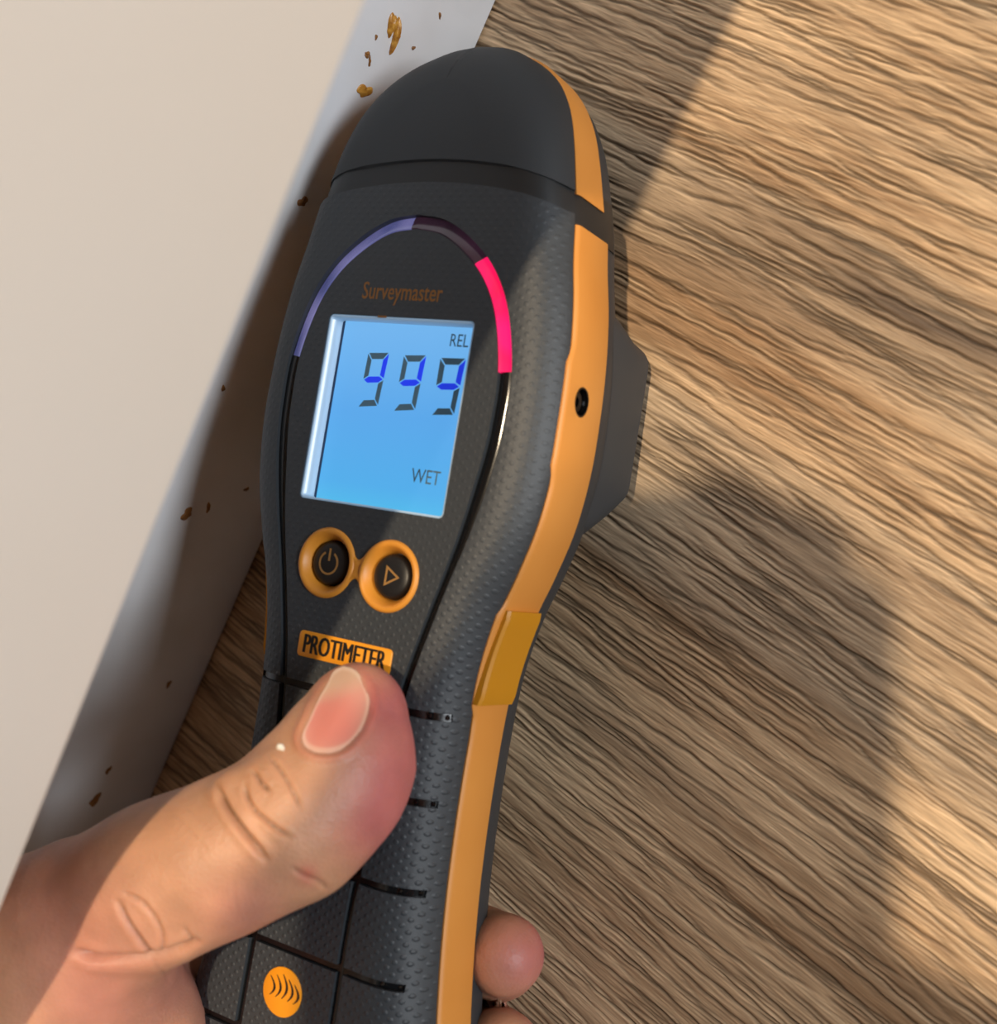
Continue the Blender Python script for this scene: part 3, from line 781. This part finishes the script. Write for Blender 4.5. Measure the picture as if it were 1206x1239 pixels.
NAIL = [(416, 808), (430, 812), (441, 826), (447, 848), (444, 868), (434, 888), (420, 903), (402, 911), (384, 911), (370, 904), (366, 892), (374, 872), (384, 850), (395, 830), (404, 814), (416, 808)]
CREASES = [  # polyline, half width px, depth mm
    ([(262, 950), (266, 960), (275, 978), (290, 1000), (308, 1022), (322, 1040)], 3.4, 1.6),
    ([(296, 950), (298, 962), (308, 980), (328, 998), (352, 1014)], 2.6, .85),
    ([(306, 932), (316, 948), (326, 956)], 2.8, .8),
    ([(326, 915), (340, 932), (354, 956), (364, 980)], 2.4, .6),
    ([(205, 980), (222, 996), (240, 1016), (252, 1032)], 1.7, .18),
    ([(226, 975), (240, 990), (254, 1002)], 1.5, .14),
    ([(352, 1050), (368, 1060), (384, 1066), (396, 1076)], 2.6, .4),
    ([(282, 1068), (284, 1088), (288, 1106)], 1.8, .12),
    ([(238, 1140), (215, 1150), (190, 1157), (160, 1161), (120, 1160), (92, 1152)], 4.4, 2.3),
    ([(190, 1157), (172, 1140), (156, 1118), (142, 1090)], 2.8, .9),
    ([(197, 1150), (197, 1132), (188, 1112), (172, 1092), (150, 1080)], 2.4, .6),
    ([(238, 1143), (230, 1132), (222, 1122)], 2.2, .4),
    ([(182, 1162), (196, 1172), (204, 1190)], 2.0, .2),
]
def build_hand():
    h = 1.5
    allp = np.array([n[0] for n in THUMB+PALM+THEN]+[n[0] for f in FING for n in f]); rr = 30
    lo = allp.min(0)-rr; hi = allp.max(0)+rr
    lo = np.maximum(lo, [-195, -420, -5]); 
    g = [np.arange(lo[i], hi[i], h) for i in range(3)]
    S = np.empty((len(g[0]), len(g[1]), len(g[2])), np.float32)
    YY, ZZ = np.meshgrid(g[1], g[2], indexing='ij')
    st_ = 6                                          # coarse pass, then only the cells near the surface
    gc = [np.arange(0, len(g[i])+st_, st_) for i in range(3)]
    Pc = np.stack(np.meshgrid(*[lo[i]+gc[i]*h for i in range(3)], indexing='ij'), -1)
    Sc = hand_sdf(Pc)
    near_ = np.abs(Sc) < st_*h*1.9
    S[:] = np.repeat(np.repeat(np.repeat(Sc, st_, 0), st_, 1), st_, 2)[st_//2:, st_//2:, st_//2:][:S.shape[0], :S.shape[1], :S.shape[2]]
    nr_ = np.repeat(np.repeat(np.repeat(near_, st_, 0), st_, 1), st_, 2)[st_//2:, st_//2:, st_//2:][:S.shape[0], :S.shape[1], :S.shape[2]]
    I_ = np.argwhere(nr_); P_ = lo+I_*h
    S[I_[:, 0], I_[:, 1], I_[:, 2]] = hand_sdf(P_)
    # close the forearm at the border of the box
    S[0] = S[-1] = 5; S[:, 0] = S[:, -1] = 5; S[:, :, 0] = S[:, :, -1] = 5
    V, Q = surface_nets(S, lo, h)
    me = fast_mesh('hand', V*.001, Q)
    o = bpy.data.objects.new('hand_tmp', me); COL.objects.link(o)
    md = o.modifiers.new('s', 'SUBSURF'); md.levels = 2; md.render_levels = 2
    dg = bpy.context.evaluated_depsgraph_get(); me2 = bpy.data.meshes.new_from_object(o.evaluated_get(dg))
    bpy.data.objects.remove(o)
    n = len(me2.vertices); co = np.empty(n*3, np.float32); me2.vertices.foreach_get('co', co); co = co.reshape(-1, 3).astype(float)*1000
    lim = lo[1]+3
    free = co[:, 1] > lim
    for it in range(1):
        d = hand_sdf(co); e_ = .05; G = np.empty_like(co)
        for a in range(3):
            q = co.copy(); q[:, a] += e_; G[:, a] = (hand_sdf(q)-d)/e_
        gn = np.linalg.norm(G, axis=1); G /= gn[:, None]
        st = np.clip(d/np.maximum(gn, .5), -1, 1)
        co[free] -= (G*st[:, None])[free]
    # detail, seen from where the creases were studied
    P2 = pix(co*.001); view = co*.001-CAM; view /= np.linalg.norm(view, axis=1)[:, None]
    facing = -(G*view).sum(1); vis = np.clip(facing*4+.6, 0, 1)*(P2[:, 2] < .262)
    disp_ = np.zeros(n)
    for poly, wd, dep in CREASES:
        dd, tt = crease_px(P2, poly)
        env = np.clip(np.minimum(tt, 1-tt)*6+.25, 0, 1)
        disp_ -= dep*env*np.exp(-(dd/wd)**2)*vis
        disp_ += .16*dep*env*np.exp(-((dd-wd*2.8)/(wd*1.6))**2)*vis
    # nail bed: gutter round the plate, cuticle fold at its base
    NP = np.array(catmull(NAIL, 3.0)); dn = np.full(n, 1e9)
    near = (np.abs(P2[:, 0]-405) < 90) & (np.abs(P2[:, 1]-858) < 100) & (P2[:, 2] < .262)
    Pn = P2[near]; q = np.min(np.hypot(Pn[:, None, 0]-NP[None, :, 0], Pn[:, None, 1]-NP[None, :, 1]), 1)
    inside = np.zeros(len(Pn), bool)
    for (x0, y0), (x1, y1) in zip(NP[:-1], NP[1:]):
        c = ((y0 > Pn[:, 1]) != (y1 > Pn[:, 1])) & (Pn[:, 0] < (x1-x0)*(Pn[:, 1]-y0)/((y1-y0) if abs(y1-y0) > 1e-9 else 1e-9)+x0); inside ^= c
    sd = np.where(inside, -q, q); full = np.full(n, 99.); full[near] = sd
    disp_ -= .55*(full < 0)*np.clip(-full/5, 0, 1)*vis
    disp_ += .50*np.exp(-((full-7)/5.)**2)*vis*np.clip((P2[:, 1]-815)/40, 0, 1)
    disp_ += .10*(vnoise(P2[:, 0], P2[:, 1], 26, 26, 31)-.5)*vis
    co += G*disp_[:, None]
    me2.vertices.foreach_set('co', (co*.001).astype(np.float32).ravel()); me2.update()
    # skin tone: tan, pinker on the pad, tip and palm side
    base = np.array(lin(194, 145, 112)[:3]); pink = np.array(lin(180, 104, 100)[:3]); red = np.array(lin(184, 82, 74)[:3])
    def gauss(x, y, s, P=P2): return np.exp(-((P[:, 0]-x)**2+(P[:, 1]-y)**2)/(2*s*s))
    k = np.clip(.95*gauss(480, 940, 42)+.9*gauss(470, 850, 34)+.75*gauss(450, 1010, 34)+.5*gauss(130, 1220, 70)+.45*gauss(300, 1110, 40)+.35*gauss(60, 1080, 60), 0, 1)
    under = np.clip(-G[:, 2]*.6, 0, .6); k = np.clip(k+under+.85*gauss(640, 1160, 40), 0, 1)
    tone = base*(1-k[:, None])+pink*k[:, None]
    r = np.clip(.55*gauss(372, 1058, 9)+.25*np.exp(-((full-6)/6.)**2), 0, .8)[:, None]; tone = tone*(1-r)+red*r
    mot = (.92+.16*vnoise(co[:, 0], co[:, 1], 5, 5, 21))[:, None]; tone = tone*mot
    dk = np.zeros(n)  # crease lines darkened in the colour: darker skin plus their shade
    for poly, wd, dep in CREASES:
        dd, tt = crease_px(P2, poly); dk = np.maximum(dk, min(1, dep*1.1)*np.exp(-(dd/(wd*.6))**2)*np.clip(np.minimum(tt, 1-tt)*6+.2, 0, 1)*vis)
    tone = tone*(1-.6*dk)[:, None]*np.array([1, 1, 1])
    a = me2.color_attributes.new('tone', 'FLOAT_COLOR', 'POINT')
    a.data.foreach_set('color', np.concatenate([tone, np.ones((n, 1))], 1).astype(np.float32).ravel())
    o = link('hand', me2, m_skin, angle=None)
    tag(o, 'bare hand gripping the orange edged meter, thumb pressed on its front', 'hand')
    return o
hand = build_hand()
hb = BVHTree.FromObject(hand, bpy.context.evaluated_depsgraph_get())

def build_nail():
    NP = np.array(catmull(NAIL, 3.0)); c = np.array([408, 858.])
    V = []; nr = 16; ns = len(NP)-1
    def hit(x, y):
        d = at(x, y, .3)-CAM; d /= np.linalg.norm(d); q = hb.ray_cast(Vector(CAM), Vector(d))
        return np.array(q[0]) if q[0] is not None else at(x, y, .222)
    grid = [[c]*ns]
    pts = []; px_ = []
    for i in range(nr+1):
        t = i/nr
        for j in range(ns):
            p = c+(NP[j]-c)*t; px_.append(p); pts.append(hit(*p))
    pts = np.array(pts); px_ = np.array(px_)
    # smooth plate: least squares cubic for the height over the skin
    e1 = at(427, 835, .22)-at(385, 880, .22); e1 /= np.linalg.norm(e1)     # along thumb roughly
    ctr = pts.mean(0); U, S_, Vt = np.linalg.svd(pts-ctr, full_matrices=False)
    nv = Vt[2]; nv = nv*(1 if nv@(CAM-ctr) > 0 else -1); a1, a2 = Vt[0], Vt[1]
    u = (pts-ctr)@a1*100; v = (pts-ctr)@a2*100; w_ = (pts-ctr)@nv
    A = np.stack([np.ones_like(u), u, v, u*u, u*v, v*v, v**3, u**3, v**4], 1); co_, *_ = np.linalg.lstsq(A, w_, rcond=None)
    ws = A@co_
    P = ctr+a1*(u[:, None]/100)+a2*(v[:, None]/100)+nv*(ws+.00030)[:, None]
    Vv = [tuple(p) for p in P]; Fc = []
    for i in range(nr):
        for j in range(ns):
            j2 = (j+1) % ns; Fc.append((i*ns+j, i*ns+j2, (i+1)*ns+j2, (i+1)*ns+j))
    b = len(Vv)
    for j in range(ns): Vv.append(tuple(P[nr*ns+j]-nv*.0011+(ctr-P[nr*ns+j])*.06))
    for j in range(ns):
        j2 = (j+1) % ns; Fc.append((nr*ns+j, nr*ns+j2, b+j2, b+j))
    m = mat('nail', lin(232, 176, 160), .38, spec=.45, sss=(.3, (1, .4, .25), .002))
    at_ = N(m, 'ShaderNodeAttribute'); at_.attribute_name = 'tone'; L(m, at_.outputs['Color'], BS(m).inputs['Base Color'])
    me = bpy.data.meshes.new('thumbnail'); me.from_pydata(Vv, [], Fc); me.update()
    P2 = pix(np.array(Vv)); 
    bed = pale = np.array(lin(206, 148, 130)[:3]); rose = np.array(lin(204, 126, 112)[:3])
    k = np.exp(-(((P2[:, 0]-402)/36)**4+((P2[:, 1]-874)/34)**4))
    tip = np.clip((842-P2[:, 1]-.35*(P2[:, 0]-425))/22, 0, 1)
    tt = pale*(1-k[:, None])+rose*k[:, None]; tt = tt*(1-tip[:, None]*.7)+np.array(lin(196, 166, 136)[:3])*tip[:, None]*.7
    rim = np.zeros(len(P2)); rim[(nr-1)*ns:] = 1.0
    tt = tt*(1-rim[:, None]*.5)+np.array(lin(222, 190, 168)[:3])*rim[:, None]*.5
    ca = me.color_attributes.new('tone', 'FLOAT_COLOR', 'POINT'); ca.data.foreach_set('color', np.concatenate([tt, np.ones((len(P2), 1))], 1).astype(np.float32).ravel())
    bm = bmesh.new(); bm.from_mesh(me); bmesh.ops.remove_doubles(bm, verts=bm.verts, dist=1e-6); bmesh.ops.recalc_face_normals(bm, faces=bm.faces); bm.to_mesh(me); bm.free()
    return link('thumbnail', me, m, hand, angle=60)
build_nail()
def flake():
    c, *_ = hb.ray_cast(Vector(CAM), Vector(at(340, 905, .3)-CAM)); c = Vector(at(336, 903, .216)) if c is None else c
    bm = bmesh.new(); bmesh.ops.create_icosphere(bm, subdivisions=2, radius=1)
    r = random.Random(3)
    for v in bm.verts:
        k = r.uniform(.7, 1.3); v.co = Vector((v.co.x*.0009*k, v.co.y*.0006*k, v.co.z*.0006*k))+c
    me = bpy.data.meshes.new('caulk_crumb'); bm.to_mesh(me); bm.free()
    o = link('caulk_crumb', me, mat('white_caulk', lin(225, 215, 200), .7), hand); tag(o, 'tiny white crumb')
flake()

# ------------------------------------------------------------------ what shades the scene: the phone that takes the picture
rt, dn, fw = RW[:, 0], RW[:, 1], RW[:, 2]
def build_phone():
    V = lambda r, d, f: CAM+rt*r+dn*d+fw*f       # right, down, forward offsets in metres
    Mx = Matrix.Identity(4); c = V(-.024, .050, -.0052)
    for i in range(3): Mx[i][0] = rt[i]; Mx[i][1] = -dn[i]; Mx[i][2] = -fw[i]; Mx[i][3] = c[i]
    ph = bpy.data.objects.new('smartphone', None); COL.objects.link(ph); ph.matrix_world = Mx
    tag(ph, 'black smartphone held above the meter, behind the camera', 'phone')
    stack('phone_case', [rr_ring(-37, 37, -77, 77, 11, -3.4), rr_ring(-37.6, 37.6, -77.6, 77.6, 11.4, -2.4), rr_ring(-37.6, 37.6, -77.6, 77.6, 11.4, 3.2), rr_ring(-36.8, 36.8, -76.8, 76.8, 10.8, 4.0)], m_black, ph)
    stack('phone_screen', [rr_ring(-34.5, 34.5, -74.5, 74.5, 9, 4.0), rr_ring(-34.5, 34.5, -74.5, 74.5, 9, 4.15)], mat('phone_glass', lin(16, 18, 22), .1), ph)
    return ph
build_phone()
def build_holding_hand():  # added hand and arm, out of view, shaped to cast shade
    q = lambda r, d, f: (CAM+rt*r+dn*d+fw*f)*1000
    def sdf(P):
        d = None
        up = lambda x, y, z: np.array([x+.2*z, y+.315*z, z])     # point whose sun shadow falls at x, y
        for k, dd in enumerate((.030, .048, .066)):
            c = chain(P, [(q(-.078, dd+.020, -.030), 11), (q(-.074, dd+.004, -.012), 9.5), (q(-.064, dd-.004, .002), 8.5), (q(-.050, dd-.002, .006), 8)], 3)
            d = c if d is None else smin(d, c, 1.5)
        ix = chain(P, [(up(-98, -125, 292), 13), (up(-98, -92, 288), 11), (up(-98, -68, 282), 9.5), (up(-84, -56, 280), 9), (up(-64, -52, 274), 8.5)], 4)
        pm = chain(P, [(up(-96, -120, 294), 16), (up(-88, -160, 292), 22), (up(-62, -200, 290), 28), (up(-5, -155, 298), 42), (up(80, -135, 312), 50), (up(260, -140, 380), 52)], 12)
        return smin(smin(d, pm, 6), ix, 6)
    lo = np.array([-90., -230, 215]); hi = np.array([390., 70, 450]); h = 3.0; g = [np.arange(lo[i], hi[i], h) for i in range(3)]
    X_, Y_, Z_ = np.meshgrid(*g, indexing='ij'); S = sdf(np.stack([X_, Y_, Z_], -1))
    S[0] = S[-1] = 5; S[:, 0] = S[:, -1] = 5; S[:, :, 0] = S[:, :, -1] = 5
    Vv, Q = surface_nets(S, lo, h); me = fast_mesh('hand', Vv*.001, Q)
    a = me.color_attributes.new('tone', 'FLOAT_COLOR', 'POINT')
    a.data.foreach_set('color', np.tile(np.array(lin(206, 150, 112), np.float32), (len(Vv), 1)).ravel())
    o = link('hand', me, m_skin, angle=None)
    tag(o, 'unseen second hand holding the smartphone, shaped for its shadow', 'hand')
build_holding_hand()
